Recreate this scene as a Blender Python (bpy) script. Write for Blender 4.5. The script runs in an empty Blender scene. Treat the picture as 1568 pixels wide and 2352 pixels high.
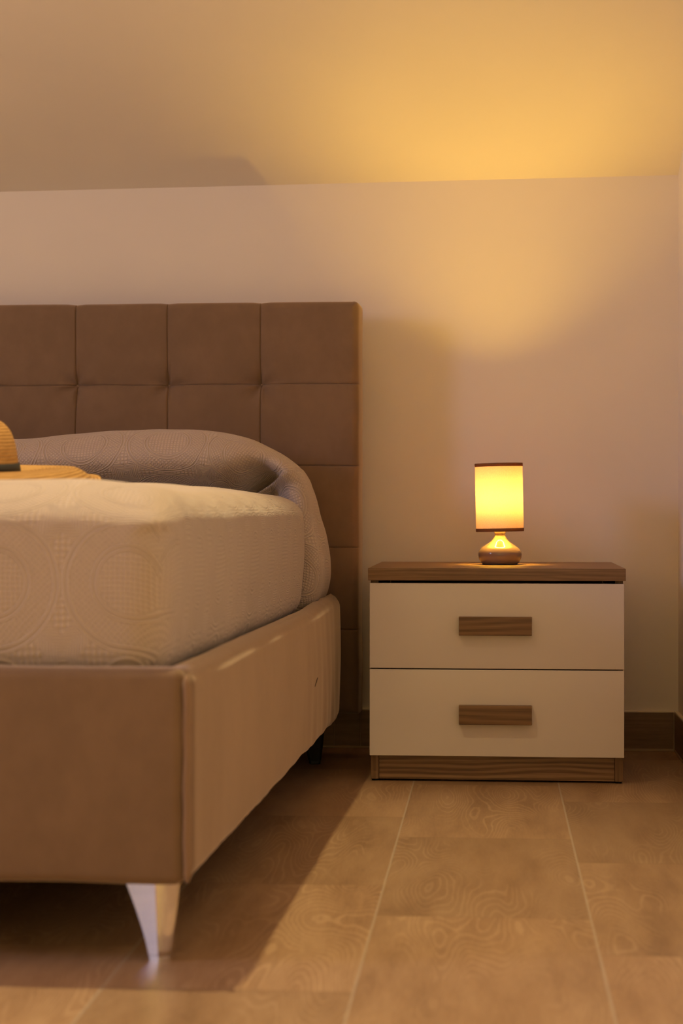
import bpy, bmesh, math, random
from mathutils import Vector, Matrix, noise

random.seed(7)
PI = math.pi
sc = bpy.context.scene
COL = sc.collection

# ------------------------------------------------------------------ camera (natural: level tripod, 65 mm portrait)
F_PX, W_PX, H_PX = 4250.0, 1568.0, 2352.0
YAW = math.atan(346.0 / F_PX)
CAM_H = 0.5506
cam_d = bpy.data.cameras.new('camera')
cam_d.sensor_fit = 'VERTICAL'
cam_d.sensor_height = 36.0
cam_d.sensor_width = 24.0
cam_d.lens = F_PX / H_PX * 36.0
cam_d.shift_y = -8.0 / H_PX
cam_d.clip_start = 0.05
cam_d.dof.use_dof = True
cam_d.dof.focus_distance = 3.72
cam_d.dof.aperture_fstop = 4.8
cam = bpy.data.objects.new('camera', cam_d)
cam.location = (0, 0, CAM_H)
cam.rotation_euler = (PI / 2, 0, YAW)
COL.objects.link(cam)
sc.camera = cam

# ------------------------------------------------------------------ node helpers
def new_mat(name):
    m = bpy.data.materials.new(name)
    m.use_nodes = True
    nt = m.node_tree
    b = nt.nodes['Principled BSDF']
    return m, nt, b

class NT:
    def __init__(s, nt):
        s.nt = nt
    def node(s, t, **kw):
        n = s.nt.nodes.new(t)
        for k, v in kw.items():
            setattr(n, k, v)
        return n
    def put(s, sock, v):
        if hasattr(v, 'node'):
            s.nt.links.new(v, sock)
        elif isinstance(v, (tuple, list)):
            sock.default_value = v if len(v) != 3 or len(sock.default_value) == 3 else (*v, 1)
        else:
            sock.default_value = v
    def m(s, op, a, b=None, c=None, clamp=False):
        n = s.node('ShaderNodeMath', operation=op)
        n.use_clamp = clamp
        s.put(n.inputs[0], a)
        if b is not None: s.put(n.inputs[1], b)
        if c is not None: s.put(n.inputs[2], c)
        return n.outputs[0]
    def add(s, a, b): return s.m('ADD', a, b)
    def sub(s, a, b): return s.m('SUBTRACT', a, b)
    def mul(s, a, b): return s.m('MULTIPLY', a, b)
    def smooth(s, x, lo, hi, a=0.0, b=1.0):
        n = s.node('ShaderNodeMapRange', interpolation_type='SMOOTHSTEP')
        s.put(n.inputs['Value'], x)
        n.inputs['From Min'].default_value = lo
        n.inputs['From Max'].default_value = hi
        n.inputs['To Min'].default_value = a
        n.inputs['To Max'].default_value = b
        return n.outputs[0]
    def sep(s, v):
        n = s.node('ShaderNodeSeparateXYZ'); s.put(n.inputs[0], v); return n.outputs
    def comb(s, x, y, z=0.0):
        n = s.node('ShaderNodeCombineXYZ')
        for i, v in enumerate((x, y, z)): s.put(n.inputs[i], v)
        return n.outputs[0]
    def noise(s, v, scale, detail=3.0, rough=0.5, dist=0.0):
        n = s.node('ShaderNodeTexNoise')
        if v is not None: s.put(n.inputs['Vector'], v)
        n.inputs['Scale'].default_value = scale
        n.inputs['Detail'].default_value = detail
        n.inputs['Roughness'].default_value = rough
        n.inputs['Distortion'].default_value = dist
        return n.outputs[0]
    def mapping(s, v, scale=(1, 1, 1), loc=(0, 0, 0), rot=(0, 0, 0)):
        n = s.node('ShaderNodeMapping')
        s.put(n.inputs['Vector'], v)
        n.inputs['Scale'].default_value = scale
        n.inputs['Location'].default_value = loc
        n.inputs['Rotation'].default_value = rot
        return n.outputs[0]
    def ramp(s, f, stops):
        n = s.node('ShaderNodeValToRGB')
        s.put(n.inputs[0], f)
        el = n.color_ramp.elements
        while len(el) < len(stops): el.new(0.5)
        for e, (p, c) in zip(el, stops):
            e.position = p; e.color = (*c, 1)
        return n.outputs[0]
    def mix(s, f, a, b, mode='MIX'):
        n = s.node('ShaderNodeMix', data_type='RGBA', blend_type=mode)
        s.put(n.inputs[0], f); s.put(n.inputs[6], a); s.put(n.inputs[7], b)
        return n.outputs[2]
    def bump(s, h, strength, dist):
        n = s.node('ShaderNodeBump')
        s.put(n.inputs['Height'], h)
        n.inputs['Strength'].default_value = strength
        n.inputs['Distance'].default_value = dist
        return n.outputs[0]
    def tex(s, which):
        return s.node('ShaderNodeTexCoord').outputs[which]

# ------------------------------------------------------------------ materials
def paint(name, col, rough=0.85):
    m, nt, b = new_mat(name); k = NT(nt)
    o = k.tex('Object')
    n = k.noise(o, 900, 2)
    n2 = k.noise(o, 2.5, 3)
    k.put(b.inputs['Base Color'], k.mix(k.smooth(n2, .3, .7), col, tuple(c * .97 for c in col)))
    b.inputs['Roughness'].default_value = rough
    b.inputs['Specular IOR Level'].default_value = .25
    k.put(b.inputs['Normal'], k.bump(n, .12, .0006))
    return m

def floor_mat():
    m, nt, b = new_mat('wood_look_tile'); k = NT(nt)
    p = k.tex('Object')
    x, y, z = k.sep(p)
    W, L = 0.2893, 0.5985
    cx = k.m('DIVIDE', k.add(x, .1575), W)
    ci = k.m('FLOOR', cx)
    fx = k.sub(cx, ci)
    yy = k.add(k.sub(y, 3.098), k.mul(k.m('FLOORED_MODULO', ci, 3.0), 0.2))
    cy = k.m('DIVIDE', yy, L)
    cj = k.m('FLOOR', cy)
    fy = k.sub(cy, cj)
    ex = k.mul(k.m('MINIMUM', fx, k.sub(1.0, fx)), W)      # metres to the long joint
    ey = k.mul(k.m('MINIMUM', fy, k.sub(1.0, fy)), L)
    gx = k.smooth(ex, .0010, .0022, 1, 0)
    gy = k.smooth(ey, .0004, .0012, 1, 0)
    wn = k.node('ShaderNodeTexWhiteNoise', noise_dimensions='2D')
    k.put(wn.inputs['Vector'], k.comb(ci, cj))
    rnd = wn.outputs['Value']; rc = wn.outputs['Color']
    r1, r2, r3 = k.sep(rc)
    # grain runs along the long side, different per tile
    v = k.comb(k.add(x, k.mul(r1, 7.0)), k.add(y, k.mul(r2, 9.0)), k.mul(rnd, 5.0))
    warp = k.noise(k.mapping(v, (8.5, 1.5, 1)), 1.0, 1.5, .45)
    lines = k.m('SINE', k.add(k.mul(warp, 300.0), k.mul(k.noise(k.mapping(v, (70, 22, 1)), 1, 2), 3.2)))
    patch = k.smooth(k.noise(k.mapping(v, (6, 2.5, 1)), 1.0, 2.0), .42, .62)
    fine = k.noise(k.mapping(v, (380, 34, 1)), 1.0, 4.0, .65)
    broad = k.noise(k.mapping(v, (16, 3, 1)), 1.0, 3.0, .6)
    g = k.add(k.add(k.mul(k.mul(k.smooth(lines, .30, 1.0), patch), .17), k.mul(fine, .42)), k.mul(broad, .62))
    base = k.ramp(g, [(.30, (.195, .112, .060)), (.50, (.305, .190, .108)), (.70, (.39, .260, .155)), (.9, (.46, .325, .21))])
    tn = k.m('FRACT', k.add(k.add(k.mul(ci, .31), k.mul(cj, .55)), 40.7))
    tint = k.mix(tn, (.84, .83, .81, 1), (1.12, 1.11, 1.10, 1))
    c = k.mix(1.0, base, tint, 'MULTIPLY')
    c = k.mix(k.mul(gx, .62), c, (.44, .37, .29, 1))
    c = k.mix(k.mul(gy, .6), c, (.14, .085, .045, 1))
    k.put(b.inputs['Base Color'], c)
    k.put(b.inputs['Roughness'], k.add(.36, k.mul(fine, .14)))
    b.inputs['Specular IOR Level'].default_value = .45
    h = k.sub(k.mul(g, .35), k.add(k.mul(gx, 1.2), k.mul(gy, .8)))
    k.put(b.inputs['Normal'], k.bump(h, .25, .0008))
    return m

def skirting_mat():
    m, nt, b = new_mat('wood_look_skirting'); k = NT(nt)
    p = k.tex('Object')
    x, y, z = k.sep(p)
    v = k.comb(k.add(x, y), z, 0.0)
    n1 = k.noise(k.mapping(v, (5, 90, 1)), 1, 4, .6)
    n2 = k.noise(k.mapping(v, (25, 420, 1)), 1, 3, .6)
    g = k.add(k.mul(n1, .65), k.mul(n2, .4))
    k.put(b.inputs['Base Color'], k.ramp(g, [(.3, (.13, .075, .036)), (.55, (.20, .118, .06)), (.8, (.26, .16, .088))]))
    b.inputs['Roughness'].default_value = .5
    k.put(b.inputs['Normal'], k.bump(g, .15, .0008))
    return m

def wood_mat(name, axis='x', seed=0.0, tones=((.105, .055, .023), (.20, .112, .052), (.30, .182, .095)), scale=1.0, strips=.08):
    """oak laminate; grain along one object axis"""
    m, nt, b = new_mat(name); k = NT(nt)
    p = k.tex('Object')
    x, y, z = k.sep(p)
    if axis == 'x': v = k.comb(x, z, y)
    else: v = k.comb(z, x, y)
    v = k.mapping(v, loc=(seed, seed * 1.7, seed * .3))
    s = scale
    warp = k.noise(k.mapping(v, (2.6 * s, 14 * s, 8 * s)), 1, 2, .5)
    vx_, vy_, vz_ = k.sep(v)
    line = k.m('SINE', k.add(k.mul(warp, 26.0), k.mul(k.add(vy_, vz_), 620.0 * s)))
    n2 = k.noise(k.mapping(v, (4 * s, 260 * s, 160 * s)), 1, 4, .65)
    n3 = k.noise(k.mapping(v, (26 * s, 900 * s, 600 * s)), 1, 2, .6)
    g = k.add(k.add(k.mul(k.smooth(line, -1, 1), strips), k.mul(n2, .70)), k.mul(n3, .25))
    k.put(b.inputs['Base Color'], k.ramp(g, [(.32, tones[0]), (.52, tones[1]), (.78, tones[2])]))
    b.inputs['Roughness'].default_value = .42
    b.inputs['Specular IOR Level'].default_value = .4
    k.put(b.inputs['Normal'], k.bump(g, .12, .0006))
    return m

def velvet_mat(name, col):
    m, nt, b = new_mat(name); k = NT(nt)
    p = k.tex('Object')
    n1 = k.noise(p, 7, 4, .6)
    n2 = k.noise(k.mapping(p, (1, 1, .7)), 30, 4, .6)
    n3 = k.noise(p, 950, 2)
    f = k.add(k.mul(n1, .6), k.mul(n2, .4))
    c = k.mix(k.smooth(f, .34, .68), tuple(v * .92 for v in col), tuple(min(1, v * 1.07) for v in col))
    k.put(b.inputs['Base Color'], c)
    b.inputs['Roughness'].default_value = .8
    b.inputs['Specular IOR Level'].default_value = .15
    b.inputs['Sheen Weight'].default_value = .75
    b.inputs['Sheen Roughness'].default_value = .42
    b.inputs['Sheen Tint'].default_value = (.85, .70, .58, 1)
    k.put(b.inputs['Normal'], k.bump(k.add(k.mul(n3, .5), k.mul(n2, 1.0)), .22, .0012))
    return m

def bedspread_mat():
    """matelasse cotton: tangent medallions, quilted check, leaf sprays, all as stitched relief"""
    m, nt, b = new_mat('matelasse_cotton'); k = NT(nt)
    uv = k.tex('UV')
    wob = k.noise(uv, 9, 2)
    u, v, _ = k.sep(uv)
    u = k.add(u, k.mul(k.sub(wob, .5), .006)); v = k.add(v, k.mul(k.sub(k.noise(uv, 11, 2), .5), .006))
    P = 0.17
    def cell(offu, offv):
        uu = k.sub(k.m('FLOORED_MODULO', k.add(u, offu), P), P / 2)
        vv = k.sub(k.m('FLOORED_MODULO', k.add(v, offv), P), P / 2)
        r = k.m('SQRT', k.add(k.mul(uu, uu), k.mul(vv, vv)))
        a = k.m('ARCTAN2', vv, uu)
        return uu, vv, r, a
    def ring(r, rad, w):
        return k.smooth(k.m('ABSOLUTE', k.sub(r, rad)), 0.0, w, 1, 0)
    uu, vv, r, a = cell(0, 0)
    rings = k.m('MAXIMUM', k.m('MAXIMUM', ring(r, .0825, .0022), ring(r, .0765, .0022)), k.m('MAXIMUM', ring(r, .047, .002), ring(r, .041, .002)))
    def check(S):
        return k.mul(k.m('ABSOLUTE', k.m('SINE', k.mul(u, PI / S))), k.m('ABSOLUTE', k.m('SINE', k.mul(v, PI / S))))
    # between the rings fine pebbling, in the middle a puffed check
    band = k.mul(k.smooth(r, .048, .050), k.smooth(r, .0735, .0755, 1, 0))
    ur = k.mul(k.add(u, v), .7071); vr_ = k.mul(k.sub(u, v), .7071)
    petal = k.mul(k.mul(k.m('ABSOLUTE', k.m('SINE', k.mul(ur, PI / .0056))), k.m('ABSOLUTE', k.m('SINE', k.mul(vr_, PI / .0056)))), band)
    inner = k.mul(check(.0062), k.smooth(r, .037, .039, 1, 0))
    # outside the medallion: herringbone leaves on the diagonals and a square check
    au, av = k.m('ABSOLUTE', uu), k.m('ABSOLUTE', vv)
    d1 = k.m('ABSOLUTE', k.sub(au, av))
    leaf = k.m('ABSOLUTE', k.m('SINE', k.mul(k.sub(k.add(au, av), k.mul(d1, 1.1)), PI / .0078)))
    outm = k.smooth(r, .0835, .0855)
    lm = k.smooth(d1, .020, .023, 1, 0)
    outer = k.mul(outm, k.add(k.mul(lm, leaf), k.mul(k.sub(1.0, lm), check(.0078))))
    stitch = k.mul(k.noise(uv, 520, 1), .3)
    h = k.add(k.add(k.mul(rings, 1.0), k.mul(petal, .65)), k.add(k.add(k.mul(inner, .7), k.mul(outer, .75)), stitch))
    k.put(b.inputs['Base Color'], k.mix(k.smooth(h, .1, 1.0), (.44, .36, .305, 1), (.57, .475, .405, 1)))
    b.inputs['Roughness'].default_value = .8
    b.inputs['Specular IOR Level'].default_value = .2
    b.inputs['Sheen Weight'].default_value = .3
    b.inputs['Sheen Roughness'].default_value = .4
    k.put(b.inputs['Normal'], k.bump(h, .85, .0016))
    return m

def straw_mat():
    m, nt, b = new_mat('woven_straw'); k = NT(nt)
    uv = k.tex('UV')
    u, v, _ = k.sep(uv)
    rows = k.m('SINE', k.mul(v, 2 * PI / .0056))
    odd = k.m('FLOOR', k.mul(v, 1 / .0056))
    weave = k.m('SINE', k.add(k.mul(u, 2 * PI / .0042), k.mul(odd, 2.1)))
    n = k.noise(k.mapping(uv, (60, 260, 1)), 1, 3)
    f = k.add(k.add(k.mul(rows, .20), k.mul(weave, .08)), k.add(.24, k.mul(n, .5)))
    k.put(b.inputs['Base Color'], k.ramp(f, [(.25, (.24, .115, .028)), (.5, (.43, .235, .072)), (.8, (.58, .36, .135))]))
    b.inputs['Roughness'].default_value = .62
    b.inputs['Specular IOR Level'].default_value = .3
    k.put(b.inputs['Normal'], k.bump(k.add(k.mul(rows, .5), k.mul(weave, .35)), .5, .0012))
    return m

def simple(name, col, rough=.5, metal=0.0, spec=.5, emit=None, estr=0.0):
    m, nt, b = new_mat(name)
    b.inputs['Base Color'].default_value = (*col, 1)
    b.inputs['Roughness'].default_value = rough
    b.inputs['Metallic'].default_value = metal
    b.inputs['Specular IOR Level'].default_value = spec
    if emit:
        b.inputs['Emission Color'].default_value = (*emit, 1)
        b.inputs['Emission Strength'].default_value = estr
    return m

def shade_mat(name, col_d, col_t, ft):
    m = bpy.data.materials.new(name); m.use_nodes = True
    nt = m.node_tree; nt.nodes.clear(); k = NT(nt)
    out = k.node('ShaderNodeOutputMaterial')
    d = k.node('ShaderNodeBsdfDiffuse'); t = k.node('ShaderNodeBsdfTranslucent')
    o = k.tex('Object')
    n = k.noise(k.mapping(o, (300, 300, 1400)), 1, 2)
    n2 = k.noise(k.mapping(o, (1400, 1400, 300)), 1, 2)
    w = k.smooth(k.add(k.mul(n, .5), k.mul(n2, .5)), .3, .7, .86, 1.08)
    k.put(d.inputs[0], k.mix(1.0, (*col_d, 1), k.comb(w, w, w), 'MULTIPLY'))
    k.put(t.inputs[0], k.mix(1.0, (*col_t, 1), k.comb(w, w, w), 'MULTIPLY'))
    mx = k.node('ShaderNodeMixShader'); mx.inputs[0].default_value = ft
    nt.links.new(d.outputs[0], mx.inputs[1]); nt.links.new(t.outputs[0], mx.inputs[2])
    nt.links.new(mx.outputs[0], out.inputs[0])
    return m

LAMP, SPOT, ROOM, WIN = 600.0, 80.0, 600.0, 22.0
LAMP_C, SPOT_C, ROOM_C, WIN_C = (.94, .55, .076), (1.22, .94, .45), (1.27, 1.05, .32), (.72, .73, 1.22)
M = {}
M['wall'] = paint('wall_paint', (.80, .745, .685))
M['ceiling'] = paint('ceiling_paint', (.80, .745, .685))
M['floor'] = floor_mat()
M['skirting'] = skirting_mat()
M['caulk'] = paint('caulk', (.72, .64, .54), .7)
M['grout'] = simple('grout', (.36, .27, .18), .9)
M['oak'] = wood_mat('oak_laminate', 'x', 0.0)
M['oak_handle'] = wood_mat('oak_handle', 'x', 3.1, ((.085, .042, .017), (.175, .093, .040), (.26, .148, .070)), .7, .16)
M['oak_plinth'] = wood_mat('oak_plinth', 'x', 6.4, ((.075, .038, .016), (.185, .10, .046), (.31, .185, .095)), .9, .24)
M['oak_side'] = wood_mat('oak_side', 'z', 1.3)
M['lacquer'] = simple('cream_lacquer', (.655, .59, .54), .16, 0, .5)
M['box'] = simple('drawer_box', (.30, .22, .15), .6)
M['pad'] = simple('black_plastic', (.012, .011, .010), .6)
M['velvet'] = velvet_mat('brown_velvet', (.205, .135, .087))
M['piping'] = velvet_mat('velvet_piping', (.26, .17, .11))
M['lining'] = simple('black_lining', (.02, .018, .016), .9)
M['chrome'] = simple('chrome', (.86, .86, .86), .10, 1.0)
M['bedspread'] = bedspread_mat()
M['straw'] = straw_mat()
M['band'] = simple('black_ribbon', (.018, .016, .016), .75)
M['ceramic'] = simple('taupe_ceramic', (.215, .142, .115), .12, 0, .55)
M['shade'] = shade_mat('shade_cloth', (.88, .76, .56), (.135, .074, .068), .30)
M['trim'] = shade_mat('shade_trim', (.20, .11, .055), (.24, .09, .03), .20)
M['socket'] = simple('socket_plastic', (.75, .70, .62), .4)
M['bulb'] = simple('lit_bulb', (1, .9, .7), .3, 0, .3, LAMP_C, LAMP)
def lit_dome():
    # LED bulb: the frosted dome is brightest straight up, dimmer around its waist
    nt = M['bulb'].node_tree; k = NT(nt); b = nt.nodes['Principled BSDF']
    nz_ = k.sep(k.node('ShaderNodeNewGeometry').outputs['Normal'])[2]
    k.put(b.inputs['Emission Strength'], k.mul(k.add(.30, k.mul(.70, k.m('POWER', k.m('MAXIMUM', nz_, 0.0), 1.3))), LAMP * 1.5))
lit_dome()
M['frame'] = simple('white_window_frame', (.75, .74, .72), .35)

# ------------------------------------------------------------------ mesh helpers
def link(name, me, mat, parent=None, smooth=True):
    o = bpy.data.objects.new(name, me)
    if mat is not None: me.materials.append(mat)
    if smooth:
        for p in me.polygons: p.use_smooth = True
    COL.objects.link(o)
    if parent is not None: o.parent = parent
    return o

def from_bm(name, bm, mat, parent=None, smooth=True):
    bmesh.ops.recalc_face_normals(bm, faces=bm.faces)
    me = bpy.data.meshes.new(name)
    bm.to_mesh(me); bm.free()
    return link(name, me, mat, parent, smooth)

def empty(name, loc=(0, 0, 0), rotz=0.0):
    o = bpy.data.objects.new(name, None)
    o.location = loc; o.rotation_euler = (0, 0, rotz)
    o.empty_display_size = .05
    COL.objects.link(o)
    return o

def tag(o, label=None, cat=None, group=None, kind=None):
    if label: o['label'] = label
    if cat: o['category'] = cat
    if group: o['group'] = group
    if kind: o['kind'] = kind
    return o

def spaced(a, b, n, r):
    """n+1 coordinates, denser within r of both ends"""
    if r <= 0 or b - a < 2.2 * r:
        return [a + (b - a) * i / n for i in range(n + 1)]
    e = 6
    out = [a + r * i / e for i in range(e)]
    out += [a + r + (b - a - 2 * r) * i / n for i in range(n + 1)]
    out += [b - r + r * (i + 1) / e for i in range(e)]
    return out

def rbox(bm, x0, x1, y0, y1, z0, z1, r=.003, n=(1, 1, 1), f=None):
    """rounded box; f(Vector)->Vector deforms it"""
    xs, ys, zs = spaced(x0, x1, n[0], r), spaced(y0, y1, n[1], r), spaced(z0, z1, n[2], r)
    rr = min(r, (x1 - x0) / 2.01, (y1 - y0) / 2.01, (z1 - z0) / 2.01)
    cache = {}
    def V(i, j, k):
        key = (i, j, k)
        if key in cache: return cache[key]
        p = Vector((xs[i], ys[j], zs[k]))
        q = Vector((min(max(p.x, x0 + rr), x1 - rr), min(max(p.y, y0 + rr), y1 - rr), min(max(p.z, z0 + rr), z1 - rr)))
        d = p - q
        if rr > 0 and d.length > 1e-9: p = q + d.normalized() * rr
        if f: p = f(p)
        cache[key] = bm.verts.new(p)
        return cache[key]
    X, Y, Z = len(xs) - 1, len(ys) - 1, len(zs) - 1
    def quad(a, b, c, d):
        vs = [V(*a), V(*b), V(*c), V(*d)]
        try: bm.faces.new(vs)
        except ValueError: pass
    for i in range(X):
        for j in range(Y):
            for k in (0, Z): quad((i, j, k), (i + 1, j, k), (i + 1, j + 1, k), (i, j + 1, k))
    for i in range(X):
        for k in range(Z):
            for j in (0, Y): quad((i, j, k), (i + 1, j, k), (i + 1, j, k + 1), (i, j, k + 1))
    for j in range(Y):
        for k in range(Z):
            for i in (0, X): quad((i, j, k), (i, j + 1, k), (i, j + 1, k + 1), (i, j, k + 1))

def box_obj(name, x0, x1, y0, y1, z0, z1, mat, parent=None, r=.0015, n=(1, 1, 1), f=None):
    bm = bmesh.new()
    rbox(bm, x0, x1, y0, y1, z0, z1, r, n, f)
    return from_bm(name, bm, mat, parent)

def plain_box(bm, x0, x1, y0, y1, z0, z1):
    c = [bm.verts.new((x, y, z)) for z in (z0, z1) for y in (y0, y1) for x in (x0, x1)]
    for q in ((0, 1, 3, 2), (4, 5, 7, 6), (0, 1, 5, 4), (2, 3, 7, 6), (0, 2, 6, 4), (1, 3, 7, 5)):
        bm.faces.new([c[i] for i in q])

def lathe(bm, prof, seg=64, cap0=False, cap1=False, close=False):
    rings = []
    for r, z in prof:
        rings.append([bm.verts.new((r * math.cos(2 * PI * i / seg), r * math.sin(2 * PI * i / seg), z)) for i in range(seg)])
    pairs = list(zip(rings, rings[1:]))
    if close: pairs.append((rings[-1], rings[0]))
    for a, b in pairs:
        for i in range(seg):
            j = (i + 1) % seg
            bm.faces.new((a[i], a[j], b[j], b[i]))
    if cap0: bm.faces.new(rings[0])
    if cap1: bm.faces.new(rings[-1])
    return rings

def interp(tab, x):
    if x <= tab[0][0]: return tab[0][1]
    for (a, fa), (b, fb) in zip(tab, tab[1:]):
        if x <= b:
            t = (x - a) / (b - a)
            return fa + (fb - fa) * t
    return tab[-1][1]

def catmull(pts, sub):
    out = []
    n = len(pts)
    for i in range(n - 1):
        p0, p1, p2, p3 = pts[max(i - 1, 0)], pts[i], pts[i + 1], pts[min(i + 2, n - 1)]
        for s in range(sub):
            t = s / sub
            out.append(tuple(.5 * (2 * b + (c - a) * t + (2 * a - 5 * b + 4 * c - d) * t * t + (3 * b - a - 3 * c + d) * t ** 3)
                             for a, b, c, d in zip(p0, p1, p2, p3)))
    out.append(tuple(pts[-1]))
    return out

def sstep(a, b, x):
    t = min(max((x - a) / (b - a), 0), 1)
    return t * t * (3 - 2 * t)

# ------------------------------------------------------------------ the room
XL, XR, YF, YB = -3.3, 0.421, -1.3, 4.250
T = .12
SLOPE = math.tan(math.radians(24))
def z_top(x, y):                       # underside of the sloping ceiling
    return 1.3035 + .0105 * x + SLOPE * (YB - y)
def ceil_prism(bm, x0, x1, y0, y1, z0):
    """wall block whose top follows the sloping ceiling"""
    b = [bm.verts.new((x, y, z0)) for x, y in ((x0, y0), (x1, y0), (x1, y1), (x0, y1))]
    t = [bm.verts.new((x, y, z_top(x, y) + .02)) for x, y in ((x0, y0), (x1, y0), (x1, y1), (x0, y1))]
    bm.faces.new(b); bm.faces.new(t)
    for i in range(4):
        j = (i + 1) % 4
        bm.faces.new((b[i], b[j], t[j], t[i]))

bm = bmesh.new(); plain_box(bm, XL - T, XR + T, YF - T, YB + T, -.1, 0)
tag(from_bm('floor', bm, M['floor'], None, False), kind='structure')
bm = bmesh.new(); ceil_prism(bm, XL, XR, YB, YB + T, 0)
tag(from_bm('wall_back', bm, M['wall'], None, False), kind='structure')
bm = bmesh.new(); ceil_prism(bm, XR, XR + T, YF, YB + T, 0)
tag(from_bm('wall_right', bm, M['wall'], None, False), kind='structure')
bm = bmesh.new(); ceil_prism(bm, XL, XR, YF - T, YF, 0)
tag(from_bm('wall_front', bm, M['wall'], None, False), kind='structure')
# left wall with a window opening
WY0, WY1, WZ0, WZ1 = 1.05, 1.75, 1.22, 1.92
bm = bmesh.new()
ceil_prism(bm, XL - T, XL, YF - T, WY0, 0)
ceil_prism(bm, XL - T, XL, WY1, YB + T, 0)
plain_box(bm, XL - T, XL, WY0, WY1, 0, WZ0)
ceil_prism(bm, XL - T, XL, WY0, WY1, WZ1)
tag(from_bm('wall_left', bm, M['wall'], None, False), kind='structure')
bm = bmesh.new()
fw = .035
for a in ((WY0, WY1, WZ0, WZ0 + fw), (WY0, WY1, WZ1 - fw, WZ1), (WY0, WY0 + fw, WZ0 + fw, WZ1 - fw), (WY1 - fw, WY1, WZ0 + fw, WZ1 - fw)):
    plain_box(bm, XL - .08, XL - .03, *a)
tag(from_bm('window_1', bm, M['frame'], None, False), kind='structure')
# ceiling slab
bm = bmesh.new()
x0, x1, y0, y1 = XL - T, XR + T, YF - T, YB + T
lo = [bm.verts.new((x, y, z_top(x, y))) for x, y in ((x0, y0), (x1, y0), (x1, y1), (x0, y1))]
hi = [bm.verts.new((v.co.x, v.co.y, v.co.z + .15)) for v in lo]
bm.faces.new(lo); bm.faces.new(hi)
for i in range(4):
    j = (i + 1) % 4
    bm.faces.new((lo[i], lo[j], hi[j], hi[i]))
tag(from_bm('ceiling', bm, M['ceiling'], None, False), kind='structure')

# skirting tiles: one plank per joint, caulk along the top
SK, SH = .010, .088
bm = bmesh.new()
joints = [XL, -2.56, -1.76, -.962, -.3625, -.3015, XR - SK - .0015]
for a, b_ in zip(joints, joints[1:]):
    rbox(bm, a + .0008, b_ - .0008, YB - SK, YB, .004, SH, .0012)
o = tag(from_bm('baseboard_back', bm, M['skirting']), kind='structure')
bm = bmesh.new()
for a, b_ in zip(joints, joints[1:]):
    rbox(bm, b_ - .0012, b_ + .0012, YB - SK + .0012, YB, .003, SH - .001, .0004)
rbox(bm, XL, XR - SK, YB - SK - .0008, YB, .0002, .0055, .001)
from_bm('grout', bm, M['grout'], o)
bm = bmesh.new()
rbox(bm, XL, XR - SK, YB - SK + .001, YB, SH - .001, SH + .003, .0015)
from_bm('caulk', bm, M['caulk'], o)
bm = bmesh.new()
jy = [YB - SK - .001, 3.66, 3.06, 2.46, 1.86, 1.26, .66, .06, -.54, YF]
for a, b_ in zip(jy, jy[1:]):
    rbox(bm, XR - SK, XR, b_ + .0008, a - .0008, .004, SH, .0012)
o = tag(from_bm('baseboard_right', bm, M['skirting']), kind='structure')
bm = bmesh.new()
rbox(bm, XR - SK - .0008, XR, YF, YB - SK, .0002, .0055, .001)
from_bm('grout', bm, M['grout'], o)
bm = bmesh.new()
rbox(bm, XR - SK + .001, XR, YF, YB - SK, SH - .001, SH + .003, .0015)
from_bm('caulk', bm, M['caulk'], o)

# ------------------------------------------------------------------ nightstand
NX, NY = .0079, 3.710
ns = tag(empty('nightstand', (NX, NY, 0), math.radians(-.12)),
         'low oak-trimmed nightstand with two glossy cream drawers, standing against the wall right of the bed', 'nightstand')
HW = .2566
D = .452
box_obj('top', -HW, HW, 0, D, .4062, .431, M['oak'], ns, .0012)
for s in (-1, 1):
    a, b_ = (-HW + .004, -HW + .020) if s < 0 else (HW - .020, HW - .004)
    box_obj('side_panel', a, b_, .024, D - .004, .004, .4060, M['oak_side'], ns, .0008)
box_obj('back_panel', -HW + .0205, HW - .0205, D - .010, D - .005, .05, .4055, M['box'], ns, .0005)
box_obj('bottom_panel', -HW + .0205, HW - .0205, .03, D - .0105, .058, .072, M['oak_side'], ns, .0005)
box_obj('plinth', -HW + .0205, HW - .0205, .0275, .0425, .004, .0575, M['oak_plinth'], ns, .0006)
for sx in (-1, 1):
    for y in (.04, D - .03):
        bm = bmesh.new()
        lathe(bm, [(.006, 0), (.007, .001), (.007, .0042)], 20, True, True)
        p = from_bm('foot_pad', bm, M['pad'], ns); p.location = (sx * (HW - .012), y, 0)
for z0, z1, hz0, hz1 in ((.2298, .4008, .2972, .3342), (.0540, .2276, .1195, .1575)):
    bm = bmesh.new()
    rbox(bm, -HW + .0028, HW - .0028, .004, .022, z0, z1, .0014)
    dr = from_bm('drawer', bm, M['lacquer'], ns)
    bm = bmesh.new()
    a, b_ = -HW + .026, HW - .026
    zt = z1 - .035
    plain_box(bm, a, b_, .0225, D - .03, z0 + .022, z0 + .030)
    plain_box(bm, a, a + .012, .0225, D - .03, z0 + .030, zt)
    plain_box(bm, b_ - .012, b_, .0225, D - .03, z0 + .030, zt)
    plain_box(bm, a + .012, b_ - .012, D - .042, D - .03, z0 + .030, zt)
    from_bm('drawer_box', bm, M['box'], dr, False)
    bm = bmesh.new()
    rbox(bm, -.0742, .0708, -.0125, .0042, hz0, hz1, .0009)
    tag(from_bm('handle', bm, M['oak_handle'], dr), 'oak block handle')

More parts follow.
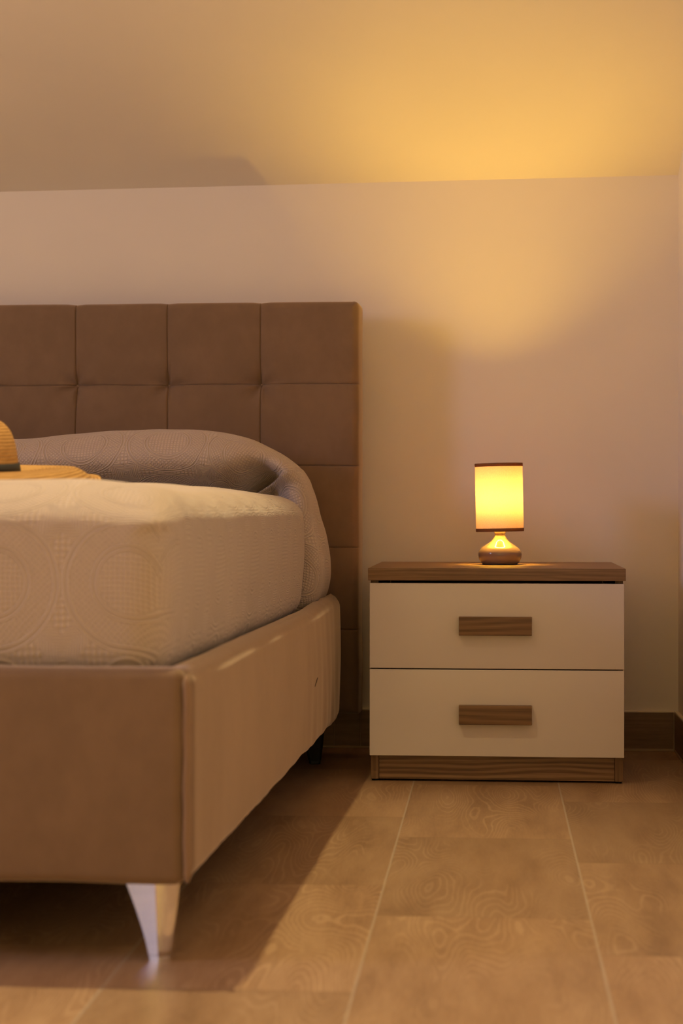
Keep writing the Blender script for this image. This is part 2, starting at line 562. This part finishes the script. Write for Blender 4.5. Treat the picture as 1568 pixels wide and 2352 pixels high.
# ------------------------------------------------------------------ table lamp
LX, LY, LZ = .0165, 3.965, .431
lamp = tag(empty('table_lamp', (LX, LY, LZ)), 'small lit table lamp with amber drum shade and taupe ceramic base, on the nightstand', 'lamp')
prof = [(.0005, .0006), (.034, .0006), (.0365, .0012), (.040, .004), (.0432, .009), (.0455, .0145), (.0466, .0205), (.0462, .0258), (.0440, .0305), (.0395, .0360),
        (.0335, .0402), (.0275, .0438), (.0222, .0474), (.0178, .0512), (.0144, .0552), (.0120, .0590), (.0106, .0618), (.0106, .0630),
        (.0114, .0650), (.0122, .0675), (.0122, .0705), (.0116, .0725), (.006, .0728), (.0005, .0728)]
prof = catmull(prof, 3)
bm = bmesh.new(); lathe(bm, prof, 96, True, True)
base = from_bm('base', bm, M['ceramic'], lamp)
bm = bmesh.new()
lathe(bm, [(.0005, 0), (.0375, 0), (.0375, .0012), (.0005, .0012)], 48, True, True)
tag(from_bm('felt_pad', bm, M['pad'], base), 'dark felt pad under the ceramic')
# the little dark switch mark on the neck
bm = bmesh.new(); rbox(bm, -.0022, .0022, -.0009, .0009, -.0006, .0006, .0003)
sw = from_bm('switch', bm, M['pad'], base); sw.location = (.0060, -.0112, .0658); sw.rotation_euler = (0, math.radians(8), math.radians(28))
bm = bmesh.new()
lathe(bm, [(.0005, .0728), (.0085, .0728), (.0085, .086), (.0125, .089), (.0130, .100), (.0160, .1050), (.0235, .1110), (.0250, .1125), (.0005, .1125)], 48, True, True)
from_bm('socket', bm, M['socket'], lamp)
bm = bmesh.new()
br, bz = .0290, .1255
lathe(bm, [(br * math.cos(t), bz + br * 1.12 * math.sin(t)) for t in [math.radians(-30 + 120 * i / 20) for i in range(20)]] + [(.0004, bz + br * 1.12)], 48, True, True)
from_bm('bulb', bm, M['bulb'], lamp)
shade_e = empty('lamp_shade'); shade_e.parent = lamp
shade_e.location = (0, 0, .0706); shade_e.rotation_euler = (0, math.radians(-1.15), 0)
SR, SHH = .0506, .1455
bm = bmesh.new(); lathe(bm, [(SR, .0062), (SR, SHH * .25), (SR, SHH * .5), (SR, SHH * .75), (SR, SHH - .0062)], 128)
cl = from_bm('shade_cloth', bm, M['shade'], shade_e)
for nm, a, b_ in (('shade_trim', 0, .0070), ('shade_trim', SHH - .0072, SHH)):
    bm = bmesh.new()
    lathe(bm, [(SR - .0006, a), (SR + .0006, a), (SR + .0007, (a + b_) / 2), (SR + .0006, b_), (SR - .0006, b_)], 128, close=True)
    tag(from_bm(nm, bm, M['trim'], shade_e), 'dark brown bound rim')
bm = bmesh.new()                         # three-spoke carrier ring at the foot of the shade
lathe(bm, [(.0090, .021), (.0118, .021), (.0118, .0225), (.0090, .0225)], 32, close=True)
for i in range(3):
    a = 2 * PI * i / 3 + .5
    c, s = math.cos(a), math.sin(a)
    n = 8
    ring = []
    for rr in (.0112, SR - .0004):
        ring.append([bm.verts.new((rr * c - .0009 * math.cos(t) * s, rr * s + .0009 * math.cos(t) * c, .0218 + .0009 * math.sin(t) - (.0150 if rr > .02 else 0))) for t in [2 * PI * q / n for q in range(n)]])
    for q in range(n):
        bm.faces.new((ring[0][q], ring[0][(q + 1) % n], ring[1][(q + 1) % n], ring[1][q]))
from_bm('shade_carrier', bm, M['trim'], shade_e)

# ------------------------------------------------------------------ bed
BX, BY, BR = -.357, 2.182, math.radians(-1.15)
bed = tag(empty('bed', (BX, BY, 0), BR), 'double bed upholstered in brown velvet with a tufted headboard and chrome front leg', 'bed')
BW = 1.66
ZB, ZT = .100, .3595
def nz(p, s, o=0.0):
    return noise.noise(Vector((p.x * s + o, p.y * s + o * 1.3, p.z * s - o)))

def front_f(p):
    q = p.copy()
    mid = 1 - abs((p.z - (ZB + ZT) / 2) / ((ZT - ZB) / 2)) ** 2
    if p.y < .02:
        q.y -= .004 * mid + .0020 * nz(p, 4.0)
    if p.z < ZB + .02: q.z += .0020 * nz(Vector((p.x, 0, 0)), 9.0)
    if p.z > ZT - .02: q.z += .0016 * nz(Vector((p.x, 0, 0)), 5.0, 3)
    return q
box_obj('front_rail', -BW + .008, -.009, 0, .045, ZB, ZT, M['velvet'], bed, .014, (60, 2, 14), front_f)

def side_f(p):
    q = p.copy()
    mid = 1 - abs((p.z - (ZB + ZT) / 2) / ((ZT - ZB) / 2)) ** 2
    y = p.y
    if p.x > -.02:
        q.x += .004 * max(mid, 0) * sstep(0, .25, y) + .0022 * nz(Vector((0, y, p.z)), 4.0, 5)
        # vertical pulls in the cloth towards the headboard end
        w = sstep(.95, 1.5, y)
        q.x += w * (.0007 * math.sin(y * 75 + p.z * 12 + 4 * nz(p, 3)) + .0009 * math.sin(y * 41 - p.z * 14 + 3 * nz(p, 2))) * (.35 + .65 * sstep(.30, .12, p.z))
        q.x -= .018 * sstep(1.69, 1.86, y)
    if p.z < ZB + .02:
        q.z += .0035 * nz(Vector((0, y, 0)), 8.0, 2) + .0016 * nz(Vector((0, y, 0)), 26.0, 7)
    if p.z > ZT - .03:
        q.z += .004 * nz(Vector((0, y, 0)), 3.0, 9) * sstep(.05, .3, y)
        q.z += .006 * sstep(1.2, 1.7, y)
    return q
rail = box_obj('side_rail', -.047, 0, .004, 1.868, ZB, ZT, M['velvet'], bed, .0225, (3, 150, 18), side_f)
bm = bmesh.new()                        # the small dark nick in the velvet
prevr = None
for i in range(9):
    t = i / 8
    y, z = 1.240 + .042 * t, .2200 + .0125 * t ** .8
    hw = .0006 + .0016 * math.sin(PI * t)
    x = side_f(Vector((0, y, z))).x
    ring = [bm.verts.new((x - .001, y, z - hw)), bm.verts.new((x + .0006, y, z - hw)), bm.verts.new((x + .0009, y, z)), bm.verts.new((x + .0006, y, z + hw)), bm.verts.new((x - .001, y, z + hw))]
    if prevr:
        for q in range(5): bm.faces.new((prevr[q], prevr[(q + 1) % 5], ring[(q + 1) % 5], ring[q]))
    else: bm.faces.new(ring)
    prevr = ring
bm.faces.new(prevr)
tag(from_bm('nick', bm, simple('dark_nick', (.075, .042, .024), .9), rail), 'small dark nick in the velvet')
def side_l(p):
    q = p.copy(); q.z += .003 * nz(Vector((0, p.y, 0)), 8.0, 12) if p.z < ZB + .02 else 0
    return q
box_obj('side_rail', -BW, -BW + .047, .004, 1.868, ZB, ZT, M['velvet'], bed, .016, (3, 60, 8), side_l)
# piped corner seams
for sx in (-.0055, -BW + .0055):
    bm = bmesh.new()
    n, m_ = 26, 10
    rows = []
    for i in range(n + 1):
        z = ZB + .004 + (ZT - ZB - .012) * i / n
        cx = sx + .0006 * math.sin(i * .9); cy = .0024 + .0010 * math.sin(i * .35 + 1)
        rr = .0050 if 0 < i < n else .002
        rows.append([bm.verts.new((cx + rr * math.cos(2 * PI * q / m_), cy + rr * math.sin(2 * PI * q / m_), z)) for q in range(m_)])
    for a, b_ in zip(rows, rows[1:]):
        for q in range(m_):
            bm.faces.new((a[q], a[(q + 1) % m_], b_[(q + 1) % m_], b_[q]))
    bm.faces.new(rows[0]); bm.faces.new(rows[-1])
    from_bm('corner_seam', bm, M['piping'], bed)
box_obj('underside_cloth', -BW + .048, -.048, .046, 1.86, .118, .124, M['lining'], bed, .001)

# tufted headboard
HX0, HX1, HY0, HY1, HZ0, HZ1 = -BW - .026, .026, 1.884, 1.976, .098, 1.0085
vx = [-.192 - .2085 * i for i in range(8)]
hz = [.8254 - .1805 * i for i in range(4)]
def dense(a, b_, marks, step):
    pts = {round(a, 5), round(b_, 5)}
    n = int((b_ - a) / step)
    for i in range(n + 1): pts.add(round(a + (b_ - a) * i / n, 5))
    for mk in marks:
        for d in (0, .0007, .0015, .003, .005, .008): pts.add(round(mk + d, 5)); pts.add(round(mk - d, 5))
    for d in (.001, .003, .006, .010, .015): pts.add(round(a + d, 5)); pts.add(round(b_ - d, 5))
    return sorted(p for p in pts if a <= p <= b_)
gx = dense(HX0, HX1, vx, .013)
gz = dense(HZ0, HZ1, hz, .013)
def hb_front(x, z):
    jx = .0012 * noise.noise(Vector((x * 9, z * 9, 2.2)))
    dv = min(abs(x + jx - v) for v in vx)
    dh = min(abs(z + jx - h) for h in hz)
    iv = min(range(8), key=lambda i: abs(x - vx[i])); ih = min(range(4), key=lambda i: abs(z - hz[i]))
    db = math.hypot(x - vx[iv], z - hz[ih])
    edge = min(x - HX0, HX1 - x, z - HZ0, HZ1 - z)
    fade = sstep(0, .03, HX1 - x)
    puff = .0042 * (1 - math.exp(-dv / .022)) * (1 - math.exp(-dh / .022)) + .003
    groove = .0030 * math.exp(-(dv / .0011) ** 2) + .0030 * math.exp(-(dh / .0011) ** 2)
    pull = .024 * math.exp(-(db / .017) ** 1.0)
    # cloth drag towards each button
    fx = x - vx[iv]; fz = z - hz[ih]
    drag = .0060 * math.exp(-(db / .045) ** 2) * math.sin(math.atan2(fz, fx) * 5 + iv) * sstep(.004, .02, db)
    r = .020
    e = max(0, r - edge)
    rnd = r - math.sqrt(max(r * r - e * e, 0))
    return HY0 - puff + groove + pull + drag + rnd * .9 + .0014 * noise.noise(Vector((x * 6, z * 6, .7)))
bm = bmesh.new()
grid = [[None] * len(gz) for _ in gx]
for i, x in enumerate(gx):
    for j, z in enumerate(gz):
        xx, zz = x, z
        et = HZ1 - z
        if et < .03: zz += .0022 * noise.noise(Vector((x * 5, 4.2, 0))) - .0016 * math.exp(-(min(abs(x - v) for v in vx) / .012) ** 2)
        er = HX1 - x
        if er < .03: xx += .0018 * noise.noise(Vector((1.7, z * 11, 0)))
        # rounded top corners
        cx, cz = HX1 - .012, HZ1 - .012
        if x > cx and z > cz:
            d = math.hypot(x - cx, z - cz)
            mxd = max(x - cx, z - cz)
            if d > 0: xx = cx + (x - cx) / d * mxd; zz = cz + (z - cz) / d * mxd
        grid[i][j] = bm.verts.new((xx, hb_front(x, z), zz))
for i in range(len(gx) - 1):
    for j in range(len(gz) - 1):
        bm.faces.new((grid[i][j], grid[i + 1][j], grid[i + 1][j + 1], grid[i][j + 1]))
rim = [grid[i][0] for i in range(len(gx))] + [grid[-1][j] for j in range(1, len(gz))] + \
      [grid[i][-1] for i in range(len(gx) - 2, -1, -1)] + [grid[0][j] for j in range(len(gz) - 2, 0, -1)]
prev = rim
for t in (.12, .5, .88, 1.0):
    ins = .004 if t == 1.0 else 0
    cur = []
    for v in rim:
        sx = -1 if abs(v.co.x - HX1) < .02 else (1 if abs(v.co.x - HX0) < .02 else 0)
        szz = -1 if abs(v.co.z - HZ1) < .02 else (1 if abs(v.co.z - HZ0) < .02 else 0)
        ybase = HY0 + .018
        yy = ybase + (HY1 - ybase) * t
        cur.append(bm.verts.new((v.co.x + sx * ins - (sx * .0012 if t < 1 else 0), yy, v.co.z + szz * ins)))
    n = len(rim)
    for i in range(n):
        j = (i + 1) % n
        bm.faces.new((prev[i], prev[j], cur[j], cur[i]))
    prev = cur
bm.faces.new(prev)
hb = from_bm('headboard', bm, M['velvet'], bed)
# a line of piping where front panel meets the side border
for i in range(8):
    for j in range(4):
        bm = bmesh.new()
        bmesh.ops.create_uvsphere(bm, u_segments=14, v_segments=8, radius=.0032, matrix=Matrix.Diagonal((1, .5, 1, 1)))
        b_ = from_bm('button', bm, M['velvet'], hb)
        b_.location = (vx[i], HY0 + .0190, hz[j])

# legs: a flat flared facet and a rounded one meeting in an upright edge, on a thin foot
def leg(x, y, sx, sy, mat, z0=.0075):
    """x, y: the upright edge; sx, sy mirror it about the bed"""
    H = ZB + .006
    def outline(t):
        la = .0165 + .0415 * t ** 1.3                 # flat facet
        lr = .0135 + .0160 * t ** .9                   # rounded facet
        drift = -.0045 * t
        pts = []
        pts.append((drift, 0.0))
        for q in range(1, 9):
            a = math.radians(4 + 58 * q / 8)
            pts.append((drift + lr * math.sin(a) / math.sin(math.radians(62)), .92 * lr * (1 - math.cos(a)) + .0006 * q))
        pts.append((drift + lr * .80, lr * .55 + .012 + .018 * t))
        pts.append((drift - la * .45, la * .52 + .014 + .020 * t))
        pts.append((drift - la * .84, la * .54))
        return pts
    bm = bmesh.new(); prevr = None
    for i in range(15):
        t = i / 14
        ring = [bm.verts.new((x + sx * u, y + sy * w, z0 + (H - z0) * t)) for u, w in outline(t)]
        if prevr:
            for q in range(len(ring)):
                k2 = (q + 1) % len(ring)
                bm.faces.new((prevr[q], prevr[k2], ring[k2], ring[q]))
        else: bm.faces.new(ring)
        prevr = ring
    bm.faces.new(prevr)
    o = from_bm('leg', bm, mat, bed, False)
    for p in o.data.polygons:
        p.use_smooth = p.normal.y * sy < .3 and p.normal.x * sx > -.25 and abs(p.normal.z) < .8
    bm = bmesh.new(); prevr = None
    for z, sc_ in ((0, .86), (.002, .92), (z0 - .0006, .93)):
        ring = [bm.verts.new((x + sx * u * sc_, y + sy * (w * sc_ + .001), z)) for u, w in outline(0)]
        if prevr:
            for q in range(len(ring)):
                k2 = (q + 1) % len(ring)
                bm.faces.new((prevr[q], prevr[k2], ring[k2], ring[q]))
        else: bm.faces.new(ring)
        prevr = ring
    bm.faces.new(prevr)
    from_bm('foot', bm, mat, o, False)
    return o
tag(leg(-.0475, .036, 1, 1, M['chrome']), 'chrome front leg')
tag(leg(-BW + .0475, .036, -1, 1, M['chrome']), 'chrome front leg')
tag(leg(-.060, 1.80, 1, -1, M['pad']), 'black rear leg')
tag(leg(-BW + .060, 1.80, -1, -1, M['pad']), 'black rear leg')

# ------------------------------------------------------------------ bedspread (covers mattress and pillows in one cloth)
bm = bmesh.new()
uvl = bm.loops.layers.uv.new('UVMap')
MX0, MX1, MY0, MY1, MZ0, MZ1 = -BW + .042, -.042, .052, 1.46, .330, .5885
XMID = (MX0 + MX1) / 2
def mat_f(p):
    q = p.copy()
    # soft crown, pulled-in hem, slightly slack sides
    ex = min(p.x - MX0, MX1 - p.x); ey = p.y - MY0
    if p.z > MZ1 - .07:
        w = (p.z - (MZ1 - .07)) / .07
        q.z += w * (.006 * nz(Vector((p.x, p.y, 0)), 3.0, 4) - .014 * (1 - sstep(0, .16, ex)) ** 1.4 - .026 * (1 - sstep(0, .13, ey)) ** 1.4)
    side = 1 - abs((p.z - .46) / .13) ** 2
    if p.x > MX1 - .03: q.x += .008 * max(side, -1) + .005 * nz(Vector((0, p.y, p.z)), 5.0, 6) - .006 * sstep(.50, .36, p.z)
    if p.y < MY0 + .03: q.y -= .008 * max(side, -1) + .004 * nz(Vector((p.x, 0, p.z)), 5.0, 8)
    # the corner is pinched into a little peak, the tuck falls straight below it
    if p.x > MX1 - .05 and p.y < MY0 + .05:
        w = sstep(.06, 0, math.hypot(MX1 - p.x, p.y - MY0))
        q.z += .0
        q.y -= .006 * w * sstep(.40, .54, p.z)
        q.x += .007 * sstep(.50, .36, p.z) * w
        d = math.hypot(MX1 - p.x, p.y - MY0)
        pin = math.exp(-((p.z - .520) / .014) ** 2) * sstep(.045, .015, d)
        q.x -= .004 * pin; q.y += .004 * pin
        up = math.exp(-((p.z - .552) / .016) ** 2) * sstep(.05, .015, d)
        q.x += .003 * up; q.y -= .003 * up
    return q
rbox(bm, MX0, MX1, MY0, MY1, MZ0, MZ1, .050, (90, 90, 22), mat_f)
bmesh.ops.recalc_face_normals(bm, faces=bm.faces)
for f in bm.faces:
    c = f.calc_center_median()
    side = c.y - MY0 > min(c.x - MX0, MX1 - c.x)
    for l in f.loops:
        p = l.vert.co
        dx = min(p.x - MX0, MX1 - p.x); dy = p.y - MY0
        t = 1.0 if side else 0.0                          # which edge the cloth falls over here
        fall = MZ1 - p.z
        l[uvl].uv = (p.x + t * fall * (1 if p.x > XMID else -1), p.y - (1 - t) * fall)
# pillow part: an outline in x-z lofted along the bed, its front end puffed
half = [(-.060, .335), (-.024, .365), (-.0125, .400), (-.0120, .440), (-.020, .485), (-.030, .530), (-.038, .575), (-.050, .610), (-.067, .634), (-.092, .654),
        (-.122, .672), (-.165, .692), (-.216, .705), (-.280, .711), (-.350, .7125), (-.44, .709), (-.52, .703), (-.60, .697), (-.675, .6935), (-.75, .692), (-.83, .691)]
XC = -.83
pts = half + [(2 * XC - x, z) for x, z in reversed(half[:-1])]
outl = catmull(pts, 5)
NO = len(outl)
arcl = [0.0]
for a, b_ in zip(outl, outl[1:]): arcl.append(arcl[-1] + math.hypot(b_[0] - a[0], b_[1] - a[1]))
PY0, PYS, PY1 = 1.385, 1.545, 1.872
def skel(x, z):
    return (min(max(x, -1.40), -.26), min(max(z, .42), .60) if False else .50)
rings = []; ringuv = []
ws = [0, .02, .05, .09, .14, .20, .27, .35, .44, .55, .67, .80, .92, 1.0]
ys_back = [PY1, PY1 - .06, PY1 - .12, PY1 - .18, PY1 - .24, PYS + .03]
def pil_pt(i, w, y):
    x, z = outl[i]
    sxk, szk = skel(x, z)
    px_, pz_ = x + (sxk - x) * w, z + (szk - z) * w
    return px_, y, pz_
def wob(p, i):
    d = .0045 * noise.noise(Vector((p[0] * 5, p[1] * 5, p[2] * 5))) + .002 * noise.noise(Vector((p[0] * 17, p[1] * 17, p[2] * 17 + 3)))
    tp = .12 * max(0.0, p[1] - 1.60)
    p = (p[0] - tp if p[0] > XC + .4 else (p[0] + tp if p[0] < XC - .4 else p[0]), p[1], p[2])
    return (p[0] + d * (1.2 if p[2] < .63 and p[0] > -.12 else .3), p[1] - d * .8, p[2] + d * .8)
for y in ys_back:
    # the cloth sags towards the headboard
    rr = []
    for i in range(NO):
        x, _, z = pil_pt(i, 0, y)
        drop = .030 * sstep(1.70, 1.88, y) * (1 if z > .6 else 0) * sstep(.6, .68, z)
        flap = .010 * math.sin((y - 1.40) * 21 + z * 4) * sstep(.62, .50, z) * (1 if x > -.1 or x < 2 * XC + .1 else 0)
        rr.append(wob((x + (flap if x > XC else -flap), y, z - drop), i))
    rings.append(rr); ringuv.append([(arcl[i], y) for i in range(NO)])
for w in ws:
    rr = []; uu = []
    for i in range(NO):
        x, z = outl[i]
        low = sstep(.665, .605, z)                       # hanging side: crisp front edge, no puff
        nexp = 2.3 + 3.5 * low
        puff = (1 - (1 - w) ** 0) if False else 0
        t = max(0.0, 1 - (1 - w) ** nexp)
        # superellipse front: w=0 on the outline, w=1 at the belly of the pillow
        y = PYS - (PYS - PY0) * (t ** (1 / nexp)) * (1 - .55 * low)
        # underneath, the pillow front rolls back to the crease on the mattress
        px_, _, pz_ = pil_pt(i, w, y)
        xm = px_ if px_ > XC else 2 * XC - px_
        if pz_ < .665 and low < .5:
            y += .13 * sstep(.665, .570, pz_) ** 1.3 * sstep(0, .25, w)
        # the tuck beside the hanging side: the pillow front sinks behind the drape's edge
        y += .075 * math.exp(-((xm + .125) / .042) ** 2) * sstep(.675, .615, pz_) * sstep(.05, .22, w)
        rr.append(wob((px_, y, pz_), i))
        q0 = rings[-1][i]; q1 = rr[-1]
        uu.append((arcl[i], ringuv[-1][i][1] - math.dist(q0, q1)))
    rings.append(rr); ringuv.append(uu)
vr = [[bm.verts.new(p) for p in rr] for rr in rings]
for a in range(len(vr) - 1):
    for i in range(NO - 1):
        try: f = bm.faces.new((vr[a][i], vr[a][i + 1], vr[a + 1][i + 1], vr[a + 1][i]))
        except ValueError: continue
        for l, (ra, ii) in zip(f.loops, ((a, i), (a, i + 1), (a + 1, i + 1), (a + 1, i))):
            l[uvl].uv = ringuv[ra][ii]
bm.faces.new(vr[0])
bmesh.ops.recalc_face_normals(bm, faces=bm.faces)
me = bpy.data.meshes.new('bedspread')
bm.to_mesh(me); bm.free()
bs = link('bedspread', me, M['bedspread'])
bs.location = bed.location; bs.rotation_euler = bed.rotation_euler
tag(bs, 'taupe quilted bedspread with raised medallions, tucked over mattress and pillows on the bed', 'bedspread')

# ------------------------------------------------------------------ straw hat
hat = tag(empty('straw_hat', (-.806, 2.752, .5925), math.radians(12)), 'wide-brimmed straw hat with a black band lying on the bedspread', 'hat')
hat.rotation_euler = (math.radians(3.6), math.radians(0.0), math.radians(12))
CR = .0905
def hat_lathe(prof, seg, defo=None):
    bm = bmesh.new(); uvl = bm.loops.layers.uv.new('UVMap')
    L = [0.0]
    for a, b_ in zip(prof, prof[1:]): L.append(L[-1] + math.hypot(b_[0] - a[0], b_[1] - a[1]))
    rows = []
    for (r, z) in prof:
        row = []
        for i in range(seg):
            a = 2 * PI * i / seg
            p = Vector((r * math.cos(a) * 1.0, r * math.sin(a), z))
            if defo: p = defo(p, r, a)
            row.append(bm.verts.new(p))
        rows.append(row)
    for k in range(len(rows) - 1):
        for i in range(seg):
            j = (i + 1) % seg
            f = bm.faces.new((rows[k][i], rows[k][j], rows[k + 1][j], rows[k + 1][i]))
            for l, (kk, ii) in zip(f.loops, ((k, i), (k, i + 1), (k + 1, i + 1), (k + 1, i))):
                l[uvl].uv = (2 * PI * ii / seg * max(prof[kk][0], .02), L[kk])
    return bm
def ridged(poly, step=.0007, amp=.00055, period=.0056):
    fine = catmull(poly, 14)
    out = []; L = 0.0
    for a, b_ in zip(fine, fine[1:]):
        d = math.hypot(b_[0] - a[0], b_[1] - a[1])
        n = max(1, int(d / step))
        for q in range(n):
            t = q / n
            r, z = a[0] + (b_[0] - a[0]) * t, a[1] + (b_[1] - a[1]) * t
            nx, nz_ = (b_[1] - a[1]) / max(d, 1e-9), -(b_[0] - a[0]) / max(d, 1e-9)
            h = amp * abs(math.sin(PI * (L + d * t) / period))
            out.append((max(r + nx * h, .0005), z + nz_ * h))
        L += d
    out.append(fine[-1])
    return out
crown = ridged([(CR, .012), (CR - .0020, .028), (CR - .0050, .048), (CR - .0095, .066), (CR - .0165, .080), (CR - .028, .0905), (CR - .044, .0955), (.02, .096), (.0008, .096)])
o = from_bm('crown', hat_lathe(crown, 120), M['straw'], hat)
sm = o.modifiers.new('thick', 'SOLIDIFY'); sm.thickness = .0018; sm.offset = -1
BRIM = .214
def brim_z(r, a):
    t = max(0.0, (r - CR) / (BRIM - CR))
    droop = .0115 + .001 * t + .0085 * math.sin(PI * t) - .004 * t ** 2 - (.013 + .007 * (.5 - .5 * math.sin(a + .2))) * sstep(.66, 1.0, t)
    wave = t * t * (.0050 * math.sin(2 * a + .7) + .0035 * math.sin(3 * a + 1.9))
    return droop + wave
def brim_def(p, r, a):
    p.z += brim_z(r, a)
    t = max(0.0, (r - CR) / (BRIM - CR))
    if t > .90: p.z += .004 * (t - .90) / .10 * (1 + math.sin(4 * a))
    return p
bp = [(r, z) for r, z in ridged([(CR - .002, 0), (CR + .03, 0), (CR + .06, 0), (CR + .09, 0), (BRIM, 0)], amp=-.0005)]
o = from_bm('brim', hat_lathe(bp, 160, brim_def), M['straw'], hat)
sm = o.modifiers.new('thick', 'SOLIDIFY'); sm.thickness = .0018; sm.offset = -1
bm = bmesh.new()
lathe(bm, [(CR + .0005, .0120), (CR + .0022, .0123), (CR + .0014, .020), (CR + .0004, .0275), (CR - .0020, .0278), (CR - .0015, .020)], 120, close=True)
from_bm('hat_band', bm, M['band'], hat)

# ------------------------------------------------------------------ light
def lamp_light(name, typ, loc, energy, col, **kw):
    l = bpy.data.lights.new(name, typ)
    l.energy = energy; l.color = col
    for k_, v in kw.items(): setattr(l, k_, v)
    o = bpy.data.objects.new(name, l); o.location = loc
    COL.objects.link(o)
    return o
# recessed downlight over the bed, beam square to the slope; room spots are added fill
TILT = math.atan(SLOPE)
def downlight(name, x, y, energy, col, cone, blend, tilt=TILT, soft=.014):
    o = lamp_light(name, 'SPOT', (x, y, z_top(x, y) - .03), energy, col, shadow_soft_size=soft, spot_size=math.radians(cone), spot_blend=blend)
    o.rotation_euler = (-tilt, 0, 0)
    return o
downlight('bed_downlight', -.68, 2.62, SPOT, SPOT_C, 124, .55)
downlight('room_fill', -.30, -.30, ROOM, ROOM_C, 74, .7, 0, .04)  # unseen fill spot, added so its floor bounce warms the room
downlight('room_fill', -2.65, 2.1, ROOM, ROOM_C, 74, .7, 0, .04)  # second added fill spot, bounces warm ambient light from the left
# dusk daylight through the small window
w = lamp_light('window_daylight', 'AREA', (XL - .02, (WY0 + WY1) / 2, (WZ0 + WZ1) / 2), WIN, WIN_C, shape='RECTANGLE', size=WY1 - WY0 - .08, size_y=WZ1 - WZ0 - .08)
w.rotation_euler = (PI / 2, 0, -PI / 2)
wd = bpy.data.worlds.new('world'); sc.world = wd
wd.use_nodes = True
bg = wd.node_tree.nodes['Background']
bg.inputs[0].default_value = (.42, .52, .8, 1); bg.inputs[1].default_value = .3

# ------------------------------------------------------------------ view
sc.view_settings.view_transform = 'Standard'
sc.view_settings.look = 'None'
sc.view_settings.exposure = 0.0
sc.view_settings.gamma = 1.0
sc.view_settings.use_curve_mapping = False
sc.cycles.max_bounces = 12
sc.cycles.diffuse_bounces = 8
sc.cycles.sample_clamp_indirect = 6.0
sc.cycles.use_denoising = True
